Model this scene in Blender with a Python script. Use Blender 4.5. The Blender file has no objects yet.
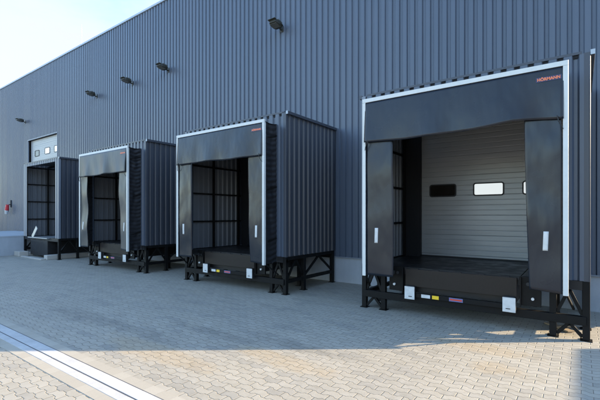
import bpy, bmesh, math, random
from mathutils import Vector, Matrix, noise as mnoise
R = math.radians
scn = bpy.context.scene
COL = scn.collection

# ------------------------------------------------------------------ helpers
class MB:
    """collects shapes into ONE mesh; mats by index"""
    def __init__(s): s.v=[]; s.f=[]; s.m=[]; s.sm=[]
    def face(s, pts, mi=0, smooth=False):
        b=len(s.v); s.v+= [tuple(p) for p in pts]; s.f.append(tuple(range(b,b+len(pts)))); s.m.append(mi); s.sm.append(smooth)
    def mesh(s, vs, fs, mi=0, smooth=False):
        b=len(s.v); s.v+=[tuple(p) for p in vs]
        for f in fs: s.f.append(tuple(i+b for i in f)); s.m.append(mi); s.sm.append(smooth)
    def box(s,x0,x1,y0,y1,z0,z1,mi=0,b=0.0):
        if x0>x1:x0,x1=x1,x0
        if y0>y1:y0,y1=y1,y0
        if z0>z1:z0,z1=z1,z0
        if b<=0:
            vs=[(x,y,z) for z in (z0,z1) for y in (y0,y1) for x in (x0,x1)]
            s.mesh(vs,[(0,2,3,1),(4,5,7,6),(0,1,5,4),(2,6,7,3),(0,4,6,2),(1,3,7,5)],mi)
        else:
            b=min(b,(x1-x0)*.45,(y1-y0)*.45,(z1-z0)*.45)
            bm=bmesh.new(); bmesh.ops.create_cube(bm,size=1)
            for v in bm.verts: v.co=Vector(((x0+x1)/2+v.co.x*(x1-x0),(y0+y1)/2+v.co.y*(y1-y0),(z0+z1)/2+v.co.z*(z1-z0)))
            bmesh.ops.bevel(bm,geom=bm.edges[:],offset=b,segments=2,profile=.5,affect='EDGES')
            s.frombm(bm,mi)
    def frombm(s,bm,mi=0,smooth=False,mat=None):
        bm.verts.index_update()
        s.mesh([ (mat@v.co if mat else v.co) for v in bm.verts],[tuple(v.index for v in f.verts) for f in bm.faces],mi,smooth); bm.free()
    def bar(s,p,q,w,h=None,mi=0,up=(0,0,1),b=0.0):
        h=h or w; p=Vector(p); q=Vector(q); d=(q-p); L=d.length; d.normalize()
        u=Vector(up)
        if abs(d.dot(u))>.98: u=Vector((0,1,0))
        a=d.cross(u).normalized(); u=a.cross(d).normalized()
        t=MB(); t.box(0,L,-w/2,w/2,-h/2,h/2,mi,b)
        M=Matrix((d,a*-1,u)).transposed().to_4x4(); M.translation=p
        s.mesh([M@Vector(v) for v in t.v],t.f,mi)
    def cyl(s,p,q,r,n=16,mi=0,r2=None,smooth=True):
        p=Vector(p);q=Vector(q);d=(q-p).normalized(); u=Vector((0,0,1)) if abs(d.z)<.9 else Vector((1,0,0))
        a=d.cross(u).normalized(); u=a.cross(d); r2=r if r2 is None else r2
        A=[p+(a*math.cos(t)+u*math.sin(t))*r for t in [2*math.pi*i/n for i in range(n)]]
        B=[q+(a*math.cos(t)+u*math.sin(t))*r2 for t in [2*math.pi*i/n for i in range(n)]]
        s.mesh(A+B,[(i,(i+1)%n,n+(i+1)%n,n+i) for i in range(n)],mi,smooth)
        s.face(list(reversed(A)),mi); s.face(B,mi)
    def build(s,name,mats,parent=None,auto=None):
        me=bpy.data.meshes.new(name); me.from_pydata(s.v,[],s.f); 
        if not isinstance(mats,(list,tuple)): mats=[mats]
        for m in mats: me.materials.append(m)
        me.polygons.foreach_set('material_index',s.m); me.polygons.foreach_set('use_smooth',s.sm)
        bm=bmesh.new(); bm.from_mesh(me); bmesh.ops.recalc_face_normals(bm,faces=bm.faces[:]); bm.to_mesh(me); bm.free()
        me.update()
        o=bpy.data.objects.new(name,me); COL.objects.link(o)
        if parent: o.parent=parent
        return o

def tag(o,label=None,cat=None,group=None,kind=None):
    if label: o['label']=label
    if cat: o['category']=cat
    if group: o['group']=group
    if kind: o['kind']=kind
    return o
def thing(name,label,cat,loc=(0,0,0),rz=0,group=None):
    o=bpy.data.objects.new(name,None); o.empty_display_size=.3; COL.objects.link(o)
    o.location=loc; o.rotation_euler=(0,0,rz); return tag(o,label,cat,group)

# ------------------------------------------------------------------ materials
class N:
    def __init__(s,name):
        s.mat=bpy.data.materials.new(name); s.mat.use_nodes=True; s.t=s.mat.node_tree; s.n=s.t.nodes; s.n.clear()
        s.out=s.n.new('ShaderNodeOutputMaterial'); s.p=s.n.new('ShaderNodeBsdfPrincipled'); s.t.links.new(s.p.outputs[0],s.out.inputs[0])
    def link(s,a,b): s.t.links.new(a,b)
    def inp(s,sock,v):
        if hasattr(v,'node'): s.link(v,sock)
        else: sock.default_value=v
    def m(s,op,a,b=None,c=None,clamp=False):
        n=s.n.new('ShaderNodeMath'); n.operation=op; n.use_clamp=clamp; s.inp(n.inputs[0],a)
        if b is not None: s.inp(n.inputs[1],b)
        if c is not None: s.inp(n.inputs[2],c)
        return n.outputs[0]
    def pos(s,kind='Object'):
        n=s.n.new('ShaderNodeTexCoord'); return n.outputs[kind]
    def sep(s,v):
        n=s.n.new('ShaderNodeSeparateXYZ'); s.link(v,n.inputs[0]); return n.outputs
    def comb(s,x,y,z=0.):
        n=s.n.new('ShaderNodeCombineXYZ'); s.inp(n.inputs[0],x); s.inp(n.inputs[1],y); s.inp(n.inputs[2],z); return n.outputs[0]
    def scale(s,v,k):
        n=s.n.new('ShaderNodeVectorMath'); n.operation='MULTIPLY'; s.link(v,n.inputs[0]); n.inputs[1].default_value=k; return n.outputs[0]
    def noise(s,v,scale,detail=4,rough=.55,dist=0.):
        n=s.n.new('ShaderNodeTexNoise'); s.link(v,n.inputs['Vector']); n.inputs['Scale'].default_value=scale; n.inputs['Detail'].default_value=detail
        n.inputs['Roughness'].default_value=rough; n.inputs['Distortion'].default_value=dist; return n.outputs['Fac']
    def rng(s,v,a,b,c=0.,d=1.,smooth=False):
        n=s.n.new('ShaderNodeMapRange'); s.inp(n.inputs[0],v); n.inputs[1].default_value=a;n.inputs[2].default_value=b;n.inputs[3].default_value=c;n.inputs[4].default_value=d
        if smooth: n.interpolation_type='SMOOTHSTEP'
        return n.outputs[0]
    def mix(s,f,a,b,mode='MIX'):
        n=s.n.new('ShaderNodeMix'); n.data_type='RGBA'; n.blend_type=mode; s.inp(n.inputs[0],f)
        for k,v in ((6,a),(7,b)):
            if hasattr(v,'node'): s.link(v,n.inputs[k])
            else: n.inputs[k].default_value=(*v,1)
        return n.outputs[2]
    def bump(s,h,strength,dist):
        n=s.n.new('ShaderNodeBump'); n.inputs['Strength'].default_value=strength; n.inputs['Distance'].default_value=dist; s.link(h,n.inputs['Height']); s.link(n.outputs[0],s.p.inputs['Normal'])
    def set(s,**k):
        for a,v in k.items():
            nm={'color':'Base Color','rough':'Roughness','metal':'Metallic','spec':'Specular IOR Level','emit':'Emission Color','es':'Emission Strength'}[a]
            sk=s.p.inputs[nm]
            if hasattr(v,'node'): s.link(v,sk)
            elif isinstance(v,tuple): sk.default_value=(*v,1)
            else: sk.default_value=v
        return s.mat

def simple(name,c,rough=.5,metal=0.,spec=.5,var=.12,scale=3.,rvar=.12,bump=0.):
    n=N(name); p=n.pos()
    a=n.noise(p,scale,5); b=n.noise(p,scale*9,3)
    f=n.m('ADD',n.m('MULTIPLY',a,.7),n.m('MULTIPLY',b,.3))
    n.set(color=n.mix(n.rng(f,.3,.7),tuple(x*(1-var) for x in c),tuple(min(1,x*(1+var)) for x in c)), rough=n.rng(a,.3,.7,max(.02,rough-rvar),min(1,rough+rvar)),metal=metal,spec=spec)
    if bump: n.bump(f,.5,bump)
    return n.mat

def paint_metal(name,c,rough=.38,spec=.5):
    """coil-coated steel sheet: faint panel to panel tone, runs of dirt, slight oil-canning"""
    n=N(name); p=n.pos(); q=n.sep(p)
    streak=n.noise(n.scale(p,(9,9,.35)),1.,4)
    patch=n.noise(p,.5,3)
    along=n.m('ADD',q[0],n.m('MULTIPLY',q[1],1.37))
    pan=n.n.new('ShaderNodeTexWhiteNoise'); pan.noise_dimensions='1D'; n.link(n.m('FLOOR',n.m('DIVIDE',along,1.035)),pan.inputs['W'])
    f=n.m('ADD',n.m('ADD',n.m('MULTIPLY',streak,.45),n.m('MULTIPLY',patch,.3)),n.m('ADD',n.m('MULTIPLY',pan.outputs['Value'],.3),-.025))
    n.set(color=n.mix(n.rng(f,.3,.7),tuple(x*.88 for x in c),tuple(x*1.1 for x in c)),rough=n.rng(f,.3,.7,rough-.06,rough+.08),spec=spec)
    n.bump(n.noise(n.scale(p,(1.5,1.5,.8)),1.,2),.25,.02)
    return n.mat

MT={}
MT['facade']=paint_metal('facade_sheet',(.088,.110,.146),.36)
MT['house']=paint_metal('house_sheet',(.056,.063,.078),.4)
MT['sheetback']=paint_metal('sheet_reverse',(.155,.165,.18),.45)
MT['trim']=paint_metal('trim_sheet',(.20,.225,.26),.4)
MT['roofedge']=paint_metal('parapet_cap',(.42,.48,.53),.35)
MT['steel']=simple('black_steel',(.007,.0065,.006),.55,spec=.18,var=.3,scale=6)
MT['deck']=simple('deck_steel',(.02,.019,.019),.45,spec=.3,var=.3,scale=4,rvar=.15)
MT['lip']=simple('lip_steel',(.024,.018,.014),.5,spec=.22,var=.25,scale=3)
MT['rubber']=simple('rubber',(.018,.018,.018),.65,var=.2)
MT['white']=simple('white_frame',(.62,.63,.60),.4,var=.07)
MT['plate']=simple('white_plate',(.60,.60,.58),.45,var=.14,scale=12)
MT['groove_shade']=simple('groove_shade_strip',(.01,.01,.012),.9)
MT['yellow']=simple('yellow_sticker',(.85,.55,.02),.4,var=.05)
MT['blue']=simple('blue_sticker',(.12,.14,.3),.4,var=.05)
MT['red']=simple('red_sign',(.62,.05,.02),.4,var=.06)
MT['navy']=simple('navy_plate',(.025,.03,.09),.35)
MT['orange']=simple('orange_lettering',(.9,.22,.08),.4,var=.05)
MT['redlamp']=simple('red_plastic',(.6,.04,.05),.35,var=.06)
MT['zinc']=simple('galvanised',(.42,.44,.45),.4,metal=.6,var=.15,scale=14)
MT['lampbody']=simple('lamp_casting',(.04,.04,.03),.5,var=.2,scale=20)
MT['slot']=simple('slot_grey',(.09,.09,.095),.7)
MT['glass']=simple('lamp_glass',(.12,.12,.10),.15,var=.1)
MT['door']=None

def concrete(name,c,scale=1.4,var=.16,bump=.004):
    n=N(name); p=n.pos(); a=n.noise(p,scale,6,.6); b=n.noise(p,scale*22,4,.6)
    runs=n.noise(n.scale(p,(4,4,.5)),1.3,4)
    f=n.m('ADD',n.m('ADD',n.m('MULTIPLY',a,.5),n.m('MULTIPLY',b,.2)),n.m('MULTIPLY',runs,.3))
    n.set(color=n.mix(n.rng(f,.3,.7),tuple(x*(1-var) for x in c),tuple(min(1,x*(1+var)) for x in c)),rough=.85,spec=.3)
    n.bump(b,.4,bump); return n.mat
MT['plinth']=concrete('plinth_concrete',(.40,.425,.45))
MT['concrete']=concrete('old_concrete',(.42,.41,.39))
MT['kerb']=concrete('kerb_concrete',(.45,.42,.37),3)
MT['channel']=concrete('channel_concrete',(.50,.49,.47),3,.2,.002)

def cloth(name,c,rough,amp):
    n=N(name); p=n.pos(); a=n.noise(p,1.3,4); b=n.noise(n.scale(p,(1,1,.4)),7,4)
    n.set(color=n.mix(n.rng(a,.3,.7),tuple(x*.9 for x in c),tuple(x*1.1 for x in c)),rough=n.rng(a,.3,.7,rough-.04,rough+.06),spec=.42)
    n.bump(n.m('ADD',n.m('MULTIPLY',n.noise(n.scale(p,(1.6,1,.7)),1.6,2),2.),n.m('MULTIPLY',b,.16)),.45,amp); return n.mat
MT['pvc']=cloth('curtain_pvc',(.010,.013,.020),.25,.025)
MT['pvc_grey']=cloth('curtain_pvc_sheen',(.042,.047,.053),.34,.02)  # lighter grey: the rippled curtains' reflected light is put into the colour
MT['bellow']=cloth('bellows_cloth',(.012,.012,.014),.6,.02)

def door_mat():
    n=N('door_panel'); p=n.pos(); q=n.sep(p)
    z=q[2]
    def groove(P,w):
        fr=n.m('FRACT',n.m('DIVIDE',z,P)); d=n.m('MULTIPLY',n.m('MINIMUM',fr,n.m('SUBTRACT',1.,fr)),P); return n.rng(d,0.,w,0.,1.,True)
    g=n.m('MINIMUM',groove(.5,.008),n.m('ADD',n.m('MULTIPLY',groove(.125,.012),.45),.55))
    w=n.noise(n.scale(p,(1.2,1.2,5)),1.,3)
    n.set(color=n.mix(n.rng(w,.3,.7),(.36,.365,.36),(.42,.42,.41)),rough=.42,metal=.15,spec=.5)
    n.bump(n.m('ADD',g,n.m('MULTIPLY',w,.9)),.6,.012); return n.mat
MT['door']=door_mat()
def pane(name,c,e):
    n=N(name); p=n.pos(); a=n.noise(p,1.5,2)
    n.set(color=n.mix(a,tuple(x*.9 for x in c),c),rough=.12,spec=.6)
    if e: n.set(emit=(.95,.98,1.),es=e)
    return n.mat
MT['pane_lit']=pane('lit_window_pane',(.5,.53,.53),.13)
MT['pane_dark']=pane('dark_window_pane',(.02,.016,.012),0)

def paving():
    n=N('interlocking_pavers'); p=n.pos(); q=n.sep(p); u,v=q[0],q[1]
    L,P,A=.225,.1125,.013
    wv=n.m('MULTIPLY',n.m('COSINE',n.m('MULTIPLY',u,2*math.pi/L)),2.4)
    wv=n.m('MULTIPLY',n.m('MAXIMUM',n.m('MINIMUM',wv,1.),-1.),A)
    # irregular laying
    wob=n.m('MULTIPLY',n.m('SUBTRACT',n.noise(p,1.1,2),.5),.02)
    vv=n.m('DIVIDE',n.m('ADD',n.m('SUBTRACT',v,wv),wob),P); row=n.m('FLOOR',vv); fv=n.m('SUBTRACT',vv,row)
    dv=n.m('MULTIPLY',n.m('MINIMUM',fv,n.m('SUBTRACT',1.,fv)),P)
    par=n.m('MULTIPLY',n.m('MODULO',n.m('ABSOLUTE',row),2.),.5)
    uu=n.m('ADD',n.m('DIVIDE',n.m('ADD',u,wob),L),par); colm=n.m('FLOOR',uu); fu=n.m('SUBTRACT',uu,colm)
    du=n.m('MULTIPLY',n.m('MINIMUM',fu,n.m('SUBTRACT',1.,fu)),L)
    d=n.m('MINIMUM',du,dv)
    joint=n.rng(d,.0012,.0052,0.,1.,True)
    h=n.rng(d,.0,.008,0.,1.,True)
    wn=n.n.new('ShaderNodeTexWhiteNoise'); wn.noise_dimensions='2D'; n.link(n.comb(row,colm),wn.inputs['Vector'])
    rnd=wn.outputs['Value']
    cell=n.comb(n.m('MULTIPLY',colm,L),n.m('MULTIPLY',row,P))
    big=n.noise(cell,.55,4,.6); mid=n.noise(n.scale(cell,(1.,2.4,1)),1.3,5,.7)
    fine=n.noise(p,60,4,.7); grain=n.noise(p,9,4,.6)
    base=n.mix(rnd,(.375,.335,.26),(.44,.398,.318))
    base=n.mix(n.m('MULTIPLY',n.rng(big,.35,.65),.55),base,(.34,.31,.25))
    base=n.mix(n.rng(n.m('ADD',mid,n.m('MULTIPLY',rnd,.10)),.54,.70,0.,.42,True),base,(.17,.165,.15))     # damp / worn stones
    sx=n.m('SUBTRACT',u,-3.6); sy=n.m('SUBTRACT',v,-6.3)
    blot=n.noise(n.scale(p,(.6,1.3,1)),.55,5,.62)
    base=n.mix(n.rng(blot,.58,.74,0.,.25,True),base,(.43,.35,.23))     # spilled joint sand
    def spot(cx,cy,rx,ry):
        ex=n.m('POWER',n.m('DIVIDE',n.m('SUBTRACT',u,cx),rx),2.); ey=n.m('POWER',n.m('DIVIDE',n.m('SUBTRACT',v,cy),ry),2.)
        return n.rng(n.m('ADD',n.m('ADD',ex,ey),n.m('MULTIPLY',n.m('SUBTRACT',n.noise(p,2.2,5,.65),.5),3.2)),.1,1.1,1.,0.,True)
    for a in ((-5.1,-6.75,1.5,.30),(-3.4,-5.9,1.0,.25),(-1.2,-3.75,1.0,.25),(-.9,-4.5,.4,.3)):
        base=n.mix(n.m('MULTIPLY',spot(*a),.5),base,(.42,.315,.18))
    for a in ((-6.0,-6.3,1.2,.22),(-5.0,-5.6,1.3,.18),(-8.,-6.4,1.6,.3),(-3.3,-5.3,1.1,.2)):
        base=n.mix(n.m('MULTIPLY',spot(*a),n.m('ADD',.25,n.m('MULTIPLY',rnd,.4))),base,(.16,.15,.125))
    base=n.mix(n.rng(fine,.3,.7,0.,.22),base,(.2,.19,.17))
    base=n.mix(n.rng(grain,.35,.65,.0,.16),base,(.5,.48,.44))
    jc=n.mix(n.noise(p,3.,3),(.10,.085,.065),(.22,.19,.14))
    n.set(color=n.mix(joint,jc,base),rough=n.rng(grain,.3,.7,.55,.75),spec=.5)
    hh=n.m('ADD',n.m('ADD',h,n.m('MULTIPLY',fine,.10)),n.m('MULTIPLY',rnd,.22))
    n.bump(hh,.7,.006); return n.mat
MT['paving']=paving()
def border():
    n=N('border_pavers'); p=n.pos(); q=n.sep(p)
    uu=n.m('DIVIDE',q[0],.225); c=n.m('FLOOR',uu); f=n.m('SUBTRACT',uu,c); d=n.m('MULTIPLY',n.m('MINIMUM',f,n.m('SUBTRACT',1.,f)),.225)
    wn=n.n.new('ShaderNodeTexWhiteNoise'); wn.noise_dimensions='1D'; n.link(c,wn.inputs['W'])
    fine=n.noise(p,60,4,.7)
    base=n.mix(wn.outputs['Value'],(.40,.36,.29),(.45,.41,.335)); base=n.mix(n.rng(fine,.3,.7,0.,.2),base,(.25,.24,.21))
    n.set(color=n.mix(n.rng(d,.0015,.004,0.,1.),(.34,.31,.26),base),rough=.8,spec=.35); n.bump(fine,.4,.002); return n.mat
MT['border']=border()

# ------------------------------------------------------------------ sheet cladding
def profile(length,pitch,depth,crown,slope,start=0.):
    """list of (s, offset outward) along the sheet"""
    val=pitch-crown-2*slope; pts=[]; s=start-pitch
    while s<length+pitch:
        for ds,o in ((0,0),(val,0),(val+slope,depth),(val+slope+crown,depth)):
            pts.append((s+ds,o))
        s+=pitch
    out=[]
    for (a,oa),(b,ob) in zip(pts,pts[1:]):
        if b<=0 or a>=length: continue
        if a<0: oa=oa+(ob-oa)*(0-a)/(b-a); a=0
        if b>length: ob=oa+(ob-oa)*(length-a)/(b-a); b=length
        if b-a<1e-6: continue
        out.append((a,oa,b,ob))
    return out
def clad(mb,p0,d,nrm,length,zs,cuts=(),pitch=.207,depth=.035,crown=.13,slope=.018,start=0.,mi=0):
    """vertical trapezoid sheet from p0 along d; nrm = outward; zs=(z0,z1); cuts=[(s0,s1,z0,z1)]"""
    d=Vector(d); nrm=Vector(nrm); p0=Vector(p0)
    segs=profile(length,pitch,depth,crown,slope,start)
    brk=sorted({c for cu in cuts for c in cu[:2]})
    fin=[]
    for a,oa,b,ob in segs:
        for k in brk:
            if a<k<b:
                om=oa+(ob-oa)*(k-a)/(b-a); fin.append((a,oa,k,om)); a,oa=k,om
        fin.append((a,oa,b,ob))
    for a,oa,b,ob in fin:
        iv=[(zs[0],zs[1])]; m=(a+b)/2
        for s0,s1,z0,z1 in cuts:
            if s0<=m<=s1:
                nv=[]
                for q0,q1 in iv:
                    if z0>q0: nv.append((q0,min(q1,z0)))
                    if z1<q1: nv.append((max(q0,z1),q1))
                    if z1<=q0 or z0>=q1: pass
                iv=[x for x in nv if x[1]-x[0]>1e-4]
        A=p0+d*a+nrm*oa; B=p0+d*b+nrm*ob
        for q0,q1 in iv:
            mb.face([(A.x,A.y,q0),(B.x,B.y,q0),(B.x,B.y,q1),(A.x,A.y,q1)],mi)

# ------------------------------------------------------------------ setting: ground
g=MB(); S=260
g.face([(-S,-S,0),(S,-S,0),(S,S,0),(-S,S,0)])
o=g.build('ground',MT['paving']); tag(o,kind='structure',label='grey interlocking block paving of the yard in front of the hall',cat='ground')
b=MB()
for y0,y1 in ((-7.545,-7.405),(-7.985,-7.848)):
    b.box(-80,14,y0,y1,-.05,.004)
o=b.build('paving_border',MT['border']); tag(o,kind='structure',label='straight border courses of cream pavers along the drain channel',cat='paving')

ch=thing('drainage_channel','white concrete slot drain channel running diagonally across the block paving','drain',(-30,-7.7,0))
for nm,y0,y1 in (('channel_edge',-7.716,-7.560),('channel_edge',-7.8475,-7.736)):
    e=MB(); x=-78.; k=0
    while x<14:
        e.box(x+.002+30,min(x+1.,14)-.002+30,y0+7.7,y1+7.7,-.08,.0055+.001*(k%3),b=.002); x+=1.; k+=1
    e.build(nm,MT['channel'],ch)
e=MB(); e.box(-48,44,-.0355,-.0165,-.08,.003); e.build('drain_slot',MT['slot'],ch)
e=MB(); e.box(-48,44,.1402,.1548,-.08,.003); e.build('sealed_joint',MT['slot'],ch)

# ------------------------------------------------------------------ hall
XL,XR,ZR=-75.,2.0,11.29
UX=[-20.83,-14.055,-7.962,-1.874]           # dock houses, left to right
hall=thing('warehouse_hall','long blue grey hall clad in vertical ribbed metal sheets behind the four docks','hall',(0,0,0))
DOOR=(-1.55,1.55,.90,4.2)
DRV=(-29.3,-24.95,.95,6.86)
cuts=[(u+DOOR[0]-XL,u+DOOR[1]-XL,DOOR[2],DOOR[3]) for u in UX[1:]]+[(DRV[0]-XL,DRV[1]-XL,DRV[2],DRV[3]),(UX[0]-1.55-XL,UX[0]+1.55-XL,.9,4.2)]
f=MB(); clad(f,(XL,-.012,0),(1,0,0),(0,-1,0),XR-XL,(.75,ZR-.06),cuts,pitch=.207,depth=.038,crown=.105,slope=.022,start=.05)
f.build('facade_cladding',MT['facade'],hall)
p=MB()
xs=[XL]+[c for u in UX[1:] for c in (u-1.55,u+1.55)]+[XR]
p.box(XL,XR,.0,.3,-.3,.752); p.build('base_plinth',MT['plinth'],hall)
d=MB(); d.box(XL,DRV[0]-.02,-.055,-.004,.735,.765); d.box(DRV[1]+.02,XR,-.055,-.004,.735,.765); d.build('base_flashing',MT['trim'],hall)
e=MB(); clad(e,(XR-.012,-.0,0),(0,1,0),(1,0,0),45,(.75,ZR-.06),(),crown=.105,slope=.022,depth=.038); e.box(XR-.3,XR,.3,45,-.3,.75); e.build('end_wall',MT['facade'],hall)
e=MB(); e.box(XL,XR-.35,44.6,45,-.3,ZR-.1); e.box(XL,XL+.3,.35,44.5,-.3,ZR-.1); e.build('rear_wall',MT['facade'],hall)
r=MB(); r.box(XL+.3,XR-.1,.25,44.6,ZR-.35,ZR-.12); r.build('roof',MT['trim'],hall)
c=MB(); c.box(XL,XR+.09,-.09,.24,ZR-.09,ZR,b=.008); c.box(XR-.2,XR+.09,.245,45,ZR-.09,ZR,b=.008); c.build('parapet_cap',MT['roofedge'],hall)
c=MB(); c.box(XR-.07,XR+.036,-.058,.02,.70,ZR-.095,b=.01); c.build('corner_trim',MT['trim'],hall)
# lining behind the sheets (keeps light from leaking round doors)
l=MB()
xs=sorted([(u-1.55,u+1.55) for u in UX]+[(DRV[0],DRV[1])]); x=XL
for a,bb in xs: l.box(x,a,.02,.3,.755,ZR-.36); x=bb
l.box(x,XR-.32,.02,.3,.755,ZR-.36)
for u in UX: l.box(u-1.55,u+1.55,.02,.3,4.2,ZR-.36)
l.box(DRV[0],DRV[1],.02,.3,DRV[3],ZR-.36)
l.build('wall_lining',MT['rubber'],hall)

def sect_window(door,x0,x1,z0,z1,y,lit,fw=.03):
    w=MB()
    # rounded black frame
    def rr(x0,x1,z0,z1,r,n=5):
        pts=[]
        for cx,cz,a0 in ((x1-r,z1-r,0),(x0+r,z1-r,90),(x0+r,z0+r,180),(x1-r,z0+r,270)):
            for i in range(n+1):
                a=R(a0+90*i/n); pts.append((cx+r*math.cos(a),cz+r*math.sin(a)))
        return pts
    O=rr(x0,x1,z0,z1,.06); I=rr(x0+fw,x1-fw,z0+fw,z1-fw,.035); n=len(O)
    for i in range(n):
        j=(i+1)%n
        w.face([(O[i][0],y-.022,O[i][1]),(O[j][0],y-.022,O[j][1]),(I[j][0],y-.022,I[j][1]),(I[i][0],y-.022,I[i][1])])
        w.face([(O[i][0],y-.022,O[i][1]),(O[j][0],y-.022,O[j][1]),(O[j][0],y+.002,O[j][1]),(O[i][0],y+.002,O[i][1])])
        w.face([(I[i][0],y-.022,I[i][1]),(I[j][0],y-.022,I[j][1]),(I[j][0],y-.006,I[j][1]),(I[i][0],y-.006,I[i][1])])
    w.face([(a,y-.006,b) for a,b in I],1)
    w.build('window',[MT['rubber'],MT['pane_lit'] if lit else MT['pane_dark']],door)

def sect_door(x0,x1,z0,z1,y,wins):
    d=MB(); d.box(x0-.03,x1+.03,y,y+.05,z0-.03,z1+.03)
    dr=d.build('sectional_door',MT['door'],hall)
    for a in wins: sect_window(dr,*a[:4],y,a[4])
    s=MB(); s.box(x0,x1,y-.035,y-.001,z0,z0+.055); s.build('bottom_seal',MT['rubber'],dr)
    return dr
for u in UX:
    sect_door(u+DOOR[0],u+DOOR[1],DOOR[2],DOOR[3],.16,[(u-1.34,u-.67,2.47,2.795,False),(u-.275,u+.41,2.47,2.795,True),(u+.78,u+1.46,2.47,2.795,True)])
    j=MB(); j.box(u-1.90,u-1.50,-.075,-.055,.94,4.4); j.box(u+1.5,u+1.90,-.075,-.055,.94,4.4); j.box(u-1.5,u+1.5,-.075,-.055,4.17,4.4)
    j.build('door_jamb',MT['bellow'],hall)
dd=sect_door(DRV[0],DRV[1],DRV[2],DRV[3],.12,[(-28.62,-27.95,5.78,6.17,False),(-27.1,-26.38,5.80,6.20,True),(-25.75,-25.1,5.80,6.20,True)])
j=MB(); j.box(DRV[0]-.06,DRV[0],-.06,.12,DRV[2],DRV[3]+.06); j.box(DRV[1],DRV[1]+.06,-.06,.12,DRV[2],DRV[3]+.06); j.box(DRV[0],DRV[1],-.06,.12,DRV[3],DRV[3]+.06); j.build('door_reveal',MT['trim'],hall)

# lightning rod on the parapet
rod=thing('lightning_rod','thin lightning rod standing on the roof edge against the pale sky','rod',(-22.3,.12,ZR))
m_=MB(); m_.cyl((0,0,0),(0,0,1.25),.010,8,r2=.006); m_.build('rod',MT['zinc'],rod)
m_=MB(); m_.cyl((0,0,0),(0,0,.09),.10,12,r2=.07); m_.build('base',MT['concrete'],rod)

# ------------------------------------------------------------------ dock houses
W=3.985/2; DH=2.44; DF=2.94; ZT=4.58; ZB=.95
HEAD=[(-1.66,3.46),(-.9,3.445),(-.196,3.445),(.376,3.465),(.963,3.51),(1.3,3.50),(1.66,3.47)]
def lerp(tab,x):
    for (a,za),(b,zb) in zip(tab,tab[1:]):
        if x<=b: return za+(zb-za)*(x-a)/(b-a)
    return tab[-1][1]
def sheet(mb,fn,nu,nv,th=.006):
    """a hanging cloth: fn(u,v)->(x,y,z), given a real thickness along y"""
    A=[fn(i/nu,j/nv) for j in range(nv+1) for i in range(nu+1)]
    B=[(x,y+th,z) for x,y,z in A]; n=len(A); k=nu+1; fs=[]
    for j in range(nv):
        for i in range(nu):
            a=j*k+i; fs.append((a,a+1,a+k+1,a+k)); fs.append((n+a,n+a+k,n+a+k+1,n+a+1))
    for i in range(nu):
        for r0 in (0,nv*k): fs.append((r0+i,r0+i+1,n+r0+i+1,n+r0+i))
    for j in range(nv):
        for c0 in (0,nu): fs.append((j*k+c0,(j+1)*k+c0,n+(j+1)*k+c0,n+j*k+c0))
    mb.mesh(A+B,fs,0,True)

def text_mesh(body,size):
    cu=bpy.data.curves.new('lettering','FONT'); cu.body=body; cu.size=size; cu.align_x='CENTER'; cu.align_y='CENTER'; cu.extrude=.0015; cu.offset=.0022
    ob=bpy.data.objects.new('lettering',cu); COL.objects.link(ob)
    me=bpy.data.meshes.new_from_object(ob.evaluated_get(bpy.context.evaluated_depsgraph_get()))
    bpy.data.objects.remove(ob); return me

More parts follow.
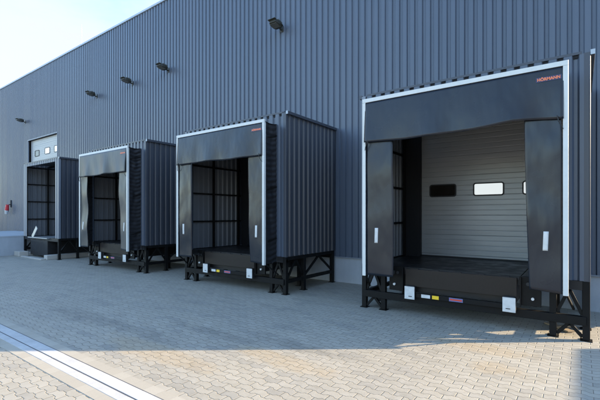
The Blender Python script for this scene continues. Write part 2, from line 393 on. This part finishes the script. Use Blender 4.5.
def dock_house(idx,ux,label,shelter=True,wav=.012,seed=0):
    rnd=random.Random(seed)
    t=thing('dock_house',label,'loading dock',(ux,0,0),0,'dock houses along the hall wall')
    K=MT['steel']
    # ---- skin
    fr=MB()
    L=2*W-.16; ox=1.60
    clad(fr,(-W+.08,-DH+.035,0),(1,0,0),(0,-1,0),L,(ZB if shelter else .95,ZT-.012),[(W-.08-ox,W-.08+ox,0,3.95 if shelter else 4.43)],crown=.105,slope=.028,depth=.04,start=-.03)
    fr.build('front_cladding',MT['facade'] if shelter else MT['trim'],t)
    ff=MB(); ff.box(-W+.09,W-.09,-DH+.012,-DH+.034,ZT-.062,ZT-.016); ff.build('groove_shade_strip',MT['groove_shade'],t)  # dark strip stands in for the shade in the open groove ends
    for s in (-1,1):
        sw=MB()
        clad(sw,(s*(W-.04),-DH+.08,0),(0,1,0),(s,0,0),DH-.13,(ZB,ZT-.012),crown=.105,slope=.028,depth=.04,start=.02)
        clad(sw,(s*(W-.043),-DH+.08,0),(0,1,0),(s,0,0),DH-.13,(ZB,ZT-.012),crown=.105,slope=.028,depth=.04,start=.02,mi=1)
        sw.build('side_wall',[MT['house'],MT['sheetback']],t)  # same sheet as the front; the side's shade is in its darker colour
        ct=MB()
        ct.box(s*(W-.085),s*W,-DH-.003,-DH+.002,ZB-.005,ZT,b=.0015)
        ct.box(s*(W-.004),s*(W+.004),-DH+.0,-DH+.085,ZB-.005,ZT,b=.0015)
        ct.cyl((s*(W-.006),-DH+.003,ZB-.005),(s*(W-.006),-DH+.003,ZT),.011,10)
        ct.build('corner_trim',MT['trim'] if (shelter and s<0) or not shelter else MT['house'],t)
        ct=MB(); ct.box(s*(W-.09),s*(W+.003),-.055,-.085,ZB-.004,ZT); ct.build('rear_trim',MT['house'],t)
        re=MB(); re.box(s*(W+.006),s*(W+.062),-DH-.004,-.06,ZT-.045,ZT+.03,b=.006)
        ro=re.build('roof_flashing',MT['house'],t)
        re=MB(); re.box(s*(W+.004),s*(W+.064),-DH-.010,-DH-.0045,ZT-.047,ZT+.032); re.build('end_cap',MT['roofedge'] if s>0 else MT['house'],ro)
    rf=MB(); rf.box(-W+.105,W-.105,-DH+.05,-.06,ZT-.01,ZT+.05); rf.box(-W+.105,W-.105,-DH-.006,-DH+.045,ZT-.010,ZT+.016); rf.build('roof',MT['house'],t)
    # ---- inner frame (rails, posts, roof joists)
    inn=MB()
    for s in (-1,1):
        x=s*(W-.07)
        for z in (1.80,2.69,3.57,4.42): inn.box(x-.025,x+.025,-DH+.1,-.09,z-.025,z+.025)
        for y in (-DH+.09,-1.39,-.26): inn.box(x-s*.055-.03,x-s*.055+.03,y-.03,y+.03,ZB,4.44)
    for y in (-DH+.09,-1.39,-.26): inn.box(-W+.1,W-.1,y-.03,y+.03,4.452,4.53)
    inn.build('inner_frame',K,t)
    # ---- platform and leveller
    pl=MB(); pl.box(-W+.11,-1.03,-DH+.04,-.08,.86,.93); pl.box(1.03,W-.11,-DH+.04,-.08,.86,.93); 
    pl.box(-W+.02,W-.02,-DH+.0,-DH+.035,.80,.945); pl.build('platform',MT['deck'],t)
    if shelter:
        lv=MB(); lv.box(-1.015,1.015,-DH-.03,-.08,.885,.932); lv.box(-.95,.95,-DH+.05,-.1,.45,.88)
        lo=lv.build('leveller',MT['deck'],t)
        lp=MB(); lp.box(-.985,.985,-DH-.075,-DH-.036,.58,.925,b=.006)
        for x in (-.8,-.4,0,.4,.8): lp.cyl((x-.07,-DH-.05,.925),(x+.07,-DH-.05,.925),.016,10)
        lp.build('lip',MT['lip'],lo)
        for s in (-1,1):
            bx=MB(); bx.box(s*1.03,s*1.34,-DH-.05,-DH-.002,.46,.955,b=.006); 
            bx.box(s*1.03,s*1.05,-DH-.10,-DH-.051,.44,.94)
            bo=bx.build('side_plate',K,t)
            h=MB(); h.cyl((s*1.25,-DH-.055,.83),(s*1.25,-DH-.085,.83),.045,20); h.cyl((s*1.15,-DH-.055,.83),(s*1.15,-DH-.07,.83),.03,16); h.build('pivot_boss',MT['rubber'],bo)
            for z in ((.59,) if s<0 else (.83,.59)):
                h=MB(); h.cyl((s*1.22,-DH-.055,z),(s*1.22,-DH-.092,z),.024,12); h.build('bolt',MT['plate'],bo)
    # ---- steel underframe
    if shelter:
        fb=MB(); fb.box(-W+.05,W-.05,-DH-.035,-DH+.065,.245,.385,b=.005); fb.build('front_beam',K,t)
    for s in (-1,1):
        for x,y,zt in ((W-.05,-DH+.045,ZB),(1.50,-DH+.045,.80),(W-.05,-1.62,ZB),(1.50,-1.2,.80),(W-.05,-.16,ZB)):
            if not shelter and x<1.6: continue
            lg=MB(); lg.box(s*x-.05,s*x+.05,y-.05,y+.05,.012,zt-.003,b=.006); lg.box(s*x-.08,s*x+.08,y-.08,y+.08,.001,.0125)
            lg.build('leg',K,t)
        xm=(W-.05+1.50)/2; y=-DH+.045
        br=MB() if shelter else None
        for q,z0,z1 in () if not shelter else ((W-.10,.40,.80),(1.55,.40,.80),(W-.10,.05,.25),(1.55,.05,.25)):
            br.bar((s*q,y,z0),(s*xm,y,z1),.045,.05)
        if shelter:
            br.box(s*1.45,s*(W-.0),y-.03,y+.03,.80,.88); br.build('front_brace',K,t)
        sf=MB(); x=s*(W-.05)
        sf.box(x-.04,x+.04,-DH+.1,-.12,.28,.365); sf.box(x-.045,x+.045,-DH+.1,-.12,ZB-.095,ZB-.004)
        ys=[-DH+.1,-1.62,-.16]
        for a,bq in zip(ys,ys[1:]):
            mid=(a+bq)/2
            sf.bar((x,a,.36),(x,mid,ZB-.09),.045,.05); sf.bar((x,bq,.36),(x,mid,ZB-.09),.045,.05)
        sf.build('side_truss',K,t)
    cb=MB()
    for y in (-1.62,-.2): cb.box(-W+.1,W-.1,y-.04,y+.04,.74,.85)
    for x in (-1.2,-.4,.4,1.2): cb.box(x-.03,x+.03,-DH+.08,-.1,.78,.855)
    cb.build('cross_beams',K,t)
    if not shelter:
        lv=MB(); lv.box(-1.15,1.05,-DH-.12,-.15,.90,.945,b=.006)
        lo=lv.build('leveller',MT['zinc'],t)
        q=MB(); q.box(-1.0,.95,-DH-.05,-.2,.10,.80,b=.01); q.box(-.99,.94,-DH-.055,-DH-.051,.76,.79); q.build('pit_box',MT['deck'],lo)
        q=MB(); q.bar((-.78,-DH-.05,.93),(-.32,-DH-.02,1.42),.20,.035,up=(0,1,0),b=.006); q.build('raised_strut',MT['zinc'],lo)
        return t
    # ---- bumpers, bar and stickers
    for s in (-1,1):
        q=MB(); q.box(s*.78,s*.97,-DH-.14,-DH-.037,.34,.60,b=.012); bo=q.build('bumper',MT['rubber'],t)
        q=MB(); q.box(s*.775,s*.975,-DH-.152,-DH-.1415,.335,.585,b=.004); po=q.build('bumper_plate',MT['plate'],bo)
        q.__init__()
        q.box(s*.86-.035,s*.86+.035,-DH-.155,-DH-.1525,.385,.40,); q.build('slot',MT['rubber'],bo)
    br=MB(); br.box(-.775,.775,-DH-.10,-DH-.04,.37,.462,b=.008); bar_=br.build('bumper_bar',K,t)
    for mat,x0,x1,z0,z1 in ((MT['plate'],-.655,-.485,.385,.45),(MT['yellow'],-.445,-.32,.383,.45),(MT['blue'],-.13,.115,.385,.452)):
        q=MB(); q.box(x0,x1,-DH-.1035,-DH-.1005,z0,z1); q.build('sticker',mat,bar_)
    q=MB(); q.box(-.115,.10,-DH-.1055,-DH-.104,.405,.432); q.build('sticker',MT['red'],bar_)
    # ---- shelter frame
    XF=1.721; ZFT=4.35; ZFB=.775
    sfm=MB()
    for s in (-1,1):
        sfm.box(s*(XF-.068),s*XF,-DF-.02,-DF+.004,ZFB,ZFT-.078,b=.003)
        sfm.box(s*(XF-.012),s*(XF+.001),-DF+.0045,-DF+.04,ZFB,ZFT-.08)
        for k in range(9): sfm.cyl((s*(XF-.037),-DF-.0195,1.0+k*.4),(s*(XF-.037),-DF-.024,1.0+k*.4),.008,8)
    sfm.box(-XF,XF,-DF-.021,-DF+.03,ZFT-.077,ZFT,b=.004)
    sfo=sfm.build('shelter_frame',MT['white'],t)
    for s in (-1,1):
        for z in (1.3,2.6,3.9):
            q=MB(); q.bar((s*(XF-.05),-DF+.03,z),(s*(XF-.03),-DH-.01,z+.12),.03); q.build('shelter_arm',K,t)
        q=MB(); q.bar((s*(XF-.03),-DF+.05,ZFB+.03),(s*(XF+.06),-DH-.04,ZFB-.28),.03); q.build('shelter_arm',K,t)
    # ---- bellows: pleated cloth closing frame to house
    ph=rnd.uniform(0,6)
    bl=MB()
    for s in (-1,1):
        nz,ny=150,8; V=[];F=[]
        for j in range(nz+1):
            z=ZFB+.03+(ZFT-ZFB-.06)*j/nz
            for i in range(ny+1):
                y=-DF+.035+(DF-DH-.04)*i/ny; w=math.sin(math.pi*min(1,max(0,i/ny)))
                zz=z+.03*math.sin(i*1.1+z*.8+ph)
                off=.012*w*math.sin(zz*2*math.pi/.131+2*mnoise.noise(Vector((z*1.3,i*.4,seed+9.))))*(.6+mnoise.noise(Vector((z*.9,s*3.,seed))))+.055*w*(mnoise.noise(Vector((z*1.7,i*.5,seed+s)))-.1)+.03*w*mnoise.noise(Vector((z*7,i*.9,seed+s)))+.006*math.sin(z*2*math.pi/.131)
                V.append((s*(XF-.028+min(off,.02)-.02*w),y,z-.05*w*(1 if j>0 else 0)))
        k=ny+1
        for j in range(nz):
            for i in range(ny): a=j*k+i; F.append((a,a+1,a+k+1,a+k))
        bl.mesh(V,F,0,True)
    V=[];F=[];nx,ny=90,8
    for j in range(nx+1):
        x=-XF+.03+(2*XF-.06)*j/nx
        for i in range(ny+1):
            y=-DF+.035+(DF-DH-.04)*i/ny; w=math.sin(math.pi*i/ny)
            V.append((x,y,ZFT-.03-.05*w+.02*w*math.sin(x*2*math.pi/.15)))
    k=ny+1
    for j in range(nx):
        for i in range(ny): a=j*k+i; F.append((a,a+1,a+k+1,a+k))
    bl.mesh(V,F,0,True)
    bl.build('bellows',MT['bellow'],t)
    # ---- curtains
    hc=MB(); sd=seed*3.1
    def fh(u,v):
        x=-1.662+3.324*u; zb=(lerp(HEAD,x) if idx==3 else 3.465+.012*math.sin(x*2.2+sd))+.005*math.sin(x*5+sd); z=4.272+(zb-4.272)*v
        y=-DF-.004-.028*v-wav*v*(math.sin(x*5.3+sd+.7*v)+.6*math.sin(x*9.1+sd*2-v))-.02*mnoise.noise(Vector((x*1.6,z*1.2,sd)))*v
        return (x,y-wav*.6-.006*v,z)
    sheet(hc,fh,72,20); pv=MT['pvc_grey'] if idx==1 else MT['pvc']; hco=hc.build('head_curtain',pv,t)
    for s in (-1,1):
        sc=MB(); xo=1.648; amp=wav*(.8+.5*rnd.random())
        def fs(u,v):
            xi=(1.10+.03*math.sin(v*3+sd)) if s<0 else (1.13+.075*v**1.5)
            x=xi+(xo-xi)*u; z=4.1+(.79-4.1)*v+ (.03*(1-u) if s>0 else 0)*v
            y=-DF+.012-amp*(.5*math.sin(z*2.4+sd+s)+.35*math.sin(z*5.1+2*sd))*min(1,4*(1-u)+.15)-.016*mnoise.noise(Vector((x*2,z*1.5,sd+s*7)))+.02*(1-u)*v
            return (s*x,y,z)
        sheet(sc,fs,14,70); so=sc.build('side_curtain',pv,t)
        # marker stripe follows the cloth
        mk=MB(); za,zb_=1.745,1.445; xc=1.425 if s<0 else 1.435
        def fm(u,v):
            xi=1.10; zz=za+(zb_-za)*v; x0=xc-.035+.07*u-.012*v*s
            vv=(zz-4.1)/(.79-4.1); uu=(x0-((1.10+.03*math.sin(vv*3+sd)) if s<0 else (1.13+.075*vv**1.5)))/(xo-((1.10+.03*math.sin(vv*3+sd)) if s<0 else (1.13+.075*vv**1.5)))
            q=fs(uu,vv); return (q[0],q[1]-.0035,zz)
        sheet(mk,fm,3,10,.002); mk.build('marker_stripe',MT['plate'],so)
        # tension cord at the corner
        cd=MB(); pts=[(s*1.58,-DF-.06,3.52),(s*1.60,-DF-.07,3.43),(s*1.635,-DF-.055,3.36),(s*1.655,-DF-.03,3.31)]
        for a,bq in zip(pts,pts[1:]): cd.cyl(a,bq,.007,8)
        cd.build('tension_cord',MT['rubber'],hco)
    # ---- maker's plate
    xc,zc=1.47,4.115
    yb=min(fh((x+1.662)/3.324,(4.272-zc)/(4.272-3.45))[1] for x in (xc-.16,xc,xc+.16))-.004
    q=MB(); q.box(xc-.168,xc+.168,yb-.003,yb,zc-.036,zc+.036); np_=q.build('maker_plate',MT['navy'],t)
    me=text_mesh('HÖRMANN',.062); me.materials.append(MT['orange'])
    bb=[v.co.x for v in me.vertices]; k=.30/(max(bb)-min(bb))
    lt=bpy.data.objects.new('lettering',me); COL.objects.link(lt); lt.parent=np_; lt.location=(xc,yb-.0045,zc-.002); lt.rotation_euler=(R(90),0,0); lt.scale=(k,1.0,1)
    return t

dock_house(0,UX[0],'open dock house without curtains, leftmost, beside the concrete ramp',shelter=False,seed=1)
dock_house(1,UX[1],'dock house with rippled grey curtains, between the open dock house and the middle one',wav=.03,seed=2)
dock_house(2,UX[2],'dock house with smooth black curtains, second nearest, its ribbed right side fully visible',wav=.013,seed=5)
dock_house(3,UX[3],'nearest and largest dock house, a pale sectional door with bright windows inside it',wav=.011,seed=9)

# ------------------------------------------------------------------ ramp, kerbs, wall fittings
rp=MB()
x0,x1=-31.5,-22.9
pr=[(-.07,0),(-.07,.93),(-4.6,.93),(-13,.02),(-13,0)]
for x in (x0,x1): rp.face([(x,y,z-(.1 if z==0 else 0)) for y,z in pr])
for (a,za),(b_,zb) in zip(pr[1:],pr[2:4]): rp.face([(x0,a,za),(x1,a,za),(x1,b_,zb),(x0,b_,zb)])
rp.face([(x0,-.07,-.1),(x1,-.07,-.1),(x1,-.07,.93),(x0,-.07,.93)])
rp.box(x1-.22,x1+.012,-4.6,-.075,.90,.975,b=.01)
ro=rp.build('loading_ramp',MT['plinth']); tag(ro,'pale concrete loading ramp at the left edge beside the open dock','ramp')
k=MB(); k.box(-22.55,-21.9,-2.95,-2.55,0,.24,b=.025); k.box(-22.35,-22.0,-2.60,-2.3,0,.16,b=.02)
tag(k.build('concrete_block',MT['kerb']),'short rough concrete block between the ramp and the raised leveller','block')
k=MB(); k.box(-21.7,-19.35,-2.95,-2.78,0,.05,b=.01); k.box(-19.6,-19.25,-2.75,-.6,0,.20,b=.02); k.box(-19.2,-17.2,-1.0,-.75,0,.17,b=.02)
tag(k.build('concrete_footing',MT['kerb']),'low pale concrete footing kerb under the open dock house','kerb')

def lamp(x,lab):
    t=thing('floodlight',lab,'lamp',(x,-.05,8.16),0,'floodlights on the hall wall')
    a=MB(); a.box(-.06,.06,-.02,.0,-.10,.10,b=.006); a.bar((0,-.02,-.03),(0,-.16,.02),.045,.045); a.bar((-.17,-.16,.02),(.17,-.16,.02),.03,.04)
    for s in (-1,1): a.bar((s*.175,-.16,.02),(s*.175,-.28,.05),.012,.04)
    a.build('bracket',MT['lampbody'],t)
    M=Matrix.Translation((0,-.29,.05))@Matrix.Rotation(R(-12),4,'X')
    bm=bmesh.new()
    vs=[]
    for (y,hw,z0,z1) in ((-.20,.13,-.05,.03),(-.10,.165,-.065,.075),(.08,.165,-.065,.10),(.17,.11,-.05,.07)):
        vs.append([bm.verts.new(c) for c in ((-hw,y,z0),(hw,y,z0),(hw*.85,y,z1),(-hw*.85,y,z1))])
    for A,B in zip(vs,vs[1:]):
        for i in range(4): bm.faces.new((A[i],A[(i+1)%4],B[(i+1)%4],B[i]))
    bm.faces.new(vs[0][::-1]); bm.faces.new(vs[-1])
    bmesh.ops.bevel(bm,geom=bm.edges[:],offset=.008,segments=1,affect='EDGES')
    h=MB(); h.frombm(bm,0,False,M)
    for k_ in range(5):
        tmp=MB(); tmp.box(-.13,.13,-.06+.045*k_,-.05+.045*k_,.08,.125); h.mesh([M@Vector(v) for v in tmp.v],tmp.f)
    h.build('housing',MT['lampbody'],t)
    g_=MB(); tmp=MB(); tmp.box(-.135,.135,-.16,.07,-.078,-.066); g_.mesh([M@Vector(v) for v in tmp.v],tmp.f); g_.build('lens',MT['glass'],t)
    v=MB(); tmp=MB(); tmp.box(-.15,.15,-.27,-.18,.02,.034); g2=v; g2.mesh([M@Vector(q) for q in tmp.v],tmp.f); v.build('visor',MT['lampbody'],t)
for x,lab in ((-8.02,'floodlight above the second nearest dock house, the largest and highest in view'),(-14.18,'floodlight right of the close pair, second largest on the wall'),
              (-16.94,'floodlight between two others above the rippled curtain dock, middle one of five'),(-20.27,'floodlight above the open dock house, left of the middle one'),
              (-29.7,'smallest floodlight, high above the concrete ramp at the far left')):
    lamp(x,lab)
# red and white signal on the wall above the ramp
t=thing('wall_signal','small red and white signal on a dark bracket on the wall above the ramp','signal',(-32.25,-.05,2.0))
q=MB(); q.box(-.06,.06,-.05,0,.55,1.05,b=.01); q.bar((0,-.05,.75),(0,-.24,.70),.05); q.build('bracket',MT['rubber'],t)
q=MB(); q.cyl((-.02,-.25,.36),(.08,-.25,.72),.13,20,r2=.10); q.build('red_housing',MT['redlamp'],t)
q=MB(); q.cyl((-.10,-.26,.10),(-.03,-.25,.345),.09,20,r2=.12); q.build('white_cone',MT['plate'],t)

MT['wood']=simple('weathered_wood',(.33,.25,.16),.8,var=.25,scale=8)
bd=MB(); bd.bar((-.50,-1.62,.018),(-.13,-2.05,.022),.13,.024,b=.004); bd.bar((-.12,-1.72,.045),(-.42,-1.98,.046),.09,.022,b=.004)
tag(bd.build('wooden_offcut',MT['wood']),'pale wooden offcuts lying under the right corner of the nearest dock house','wood')
# unseen container block, added to cast the shade along the yard's right edge
nb=MB(); X0,Y1,CL,CW,HH=6.70,2.175,12.19,2.44,2.6
clad(nb,(X0+.04,Y1-.1,0),(0,-1,0),(-1,0,0),CL-.2,(.16,HH-.1),pitch=.28,crown=.07,slope=.068,depth=.036)
clad(nb,(X0+CW-.04,Y1-.1,0),(0,-1,0),(1,0,0),CL-.2,(.16,HH-.1),pitch=.28,crown=.07,slope=.068,depth=.036)
nb.box(X0+.06,X0+CW-.06,Y1-CL+.06,Y1-.06,.15,HH-.03)
cn=thing('shade_caster','unseen grey container block added right of the hall to shade the yard','container')
nb.build('body',MT['house'],cn)
for sx_ in (0,CW-.1):
    for sy_ in (0,CL-.1):
        q=MB(); q.box(X0+sx_,X0+sx_+.1,Y1-sy_-.1,Y1-sy_,0,HH,b=.008); q.build('corner_post',MT['house'],cn)
    for z_ in (.03,HH-.101):
        q=MB(); q.box(X0+sx_+.003,X0+sx_+.097,Y1-CL+.1,Y1-.1,z_,z_+.1); q.build('side_rail',MT['house'],cn)

# ------------------------------------------------------------------ light, sky, camera
SUN_AZ=37.2   # degrees from +x towards +y
SUN_EL=17.0
sd=Vector((math.cos(R(SUN_AZ))*math.cos(R(SUN_EL)),math.sin(R(SUN_AZ))*math.cos(R(SUN_EL)),math.sin(R(SUN_EL))))
ld=bpy.data.lights.new('sun','SUN'); ld.energy=3.3; ld.angle=R(.5); ld.color=(1.,.81,.55)
lo=bpy.data.objects.new('sun',ld); COL.objects.link(lo); lo.rotation_euler=(-sd).to_track_quat('-Z','Y').to_euler(); lo.location=(30,20,30)
w=bpy.data.worlds.new('World'); scn.world=w; w.use_nodes=True
nt=w.node_tree; nt.nodes.clear()
out=nt.nodes.new('ShaderNodeOutputWorld'); bg=nt.nodes.new('ShaderNodeBackground'); sky=nt.nodes.new('ShaderNodeTexSky')
sky.sky_type='NISHITA'; sky.sun_disc=False; sky.sun_elevation=R(SUN_EL); sky.sun_rotation=R(90-SUN_AZ); sky.air_density=1.; sky.dust_density=.35; sky.ozone_density=2.3
bg.inputs[1].default_value=.15
def nn(t): return nt.nodes.new(t)
tc=nn('ShaderNodeTexCoord'); mp=nn('ShaderNodeVectorMath'); mp.operation='MULTIPLY'; mp.inputs[1].default_value=(1.,1.,2.6); nt.links.new(tc.outputs['Generated'],mp.inputs[0])
no=nn('ShaderNodeTexNoise'); no.inputs['Scale'].default_value=1.7; no.inputs['Detail'].default_value=7; no.inputs['Roughness'].default_value=.58; nt.links.new(mp.outputs[0],no.inputs['Vector'])
sx=nn('ShaderNodeSeparateXYZ'); nt.links.new(tc.outputs['Generated'],sx.inputs[0])
hz=nn('ShaderNodeMapRange'); hz.inputs[1].default_value=.02; hz.inputs[2].default_value=.5; hz.inputs[3].default_value=.22; hz.inputs[4].default_value=-.06; nt.links.new(sx.outputs[2],hz.inputs[0])
dt=nn('ShaderNodeVectorMath'); dt.operation='DOT_PRODUCT'; nt.links.new(tc.outputs['Generated'],dt.inputs[0]); dt.inputs[1].default_value=(-.86,.35,.37)
bk=nn('ShaderNodeMapRange'); bk.inputs[1].default_value=.72; bk.inputs[2].default_value=1.; bk.inputs[3].default_value=0.; bk.inputs[4].default_value=.24; nt.links.new(dt.outputs['Value'],bk.inputs[0])
a0=nn('ShaderNodeMath'); a0.operation='ADD'; nt.links.new(no.outputs['Fac'],a0.inputs[0]); nt.links.new(bk.outputs[0],a0.inputs[1])
ad=nn('ShaderNodeMath'); ad.operation='ADD'; nt.links.new(a0.outputs[0],ad.inputs[0]); nt.links.new(hz.outputs[0],ad.inputs[1])
mr=nn('ShaderNodeMapRange'); mr.inputs[1].default_value=.50; mr.inputs[2].default_value=.78; mr.inputs[3].default_value=0.; mr.inputs[4].default_value=.93; mr.interpolation_type='SMOOTHSTEP'; nt.links.new(ad.outputs[0],mr.inputs[0])
mx=nn('ShaderNodeMix'); mx.data_type='RGBA'; nt.links.new(mr.outputs[0],mx.inputs[0]); nt.links.new(sky.outputs[0],mx.inputs[6]); mx.inputs[7].default_value=(1.32,1.34,1.34,1)
nt.links.new(mx.outputs[2],bg.inputs[0]); nt.links.new(bg.outputs[0],out.inputs[0])

cam=bpy.data.cameras.new('camera'); co=bpy.data.objects.new('camera',cam); COL.objects.link(co); scn.camera=co
co.location=(0,-10.061,2.0); co.rotation_euler=(R(90),0,R(36.004))
cam.sensor_width=36; cam.lens=36*386.603/600; cam.shift_y=15.175/600; cam.clip_end=1000; cam.clip_start=.05
scn.view_settings.view_transform='Standard'; scn.view_settings.look='None'; scn.view_settings.gamma=1; scn.view_settings.use_curve_mapping=False
scn.view_settings.exposure=2.25
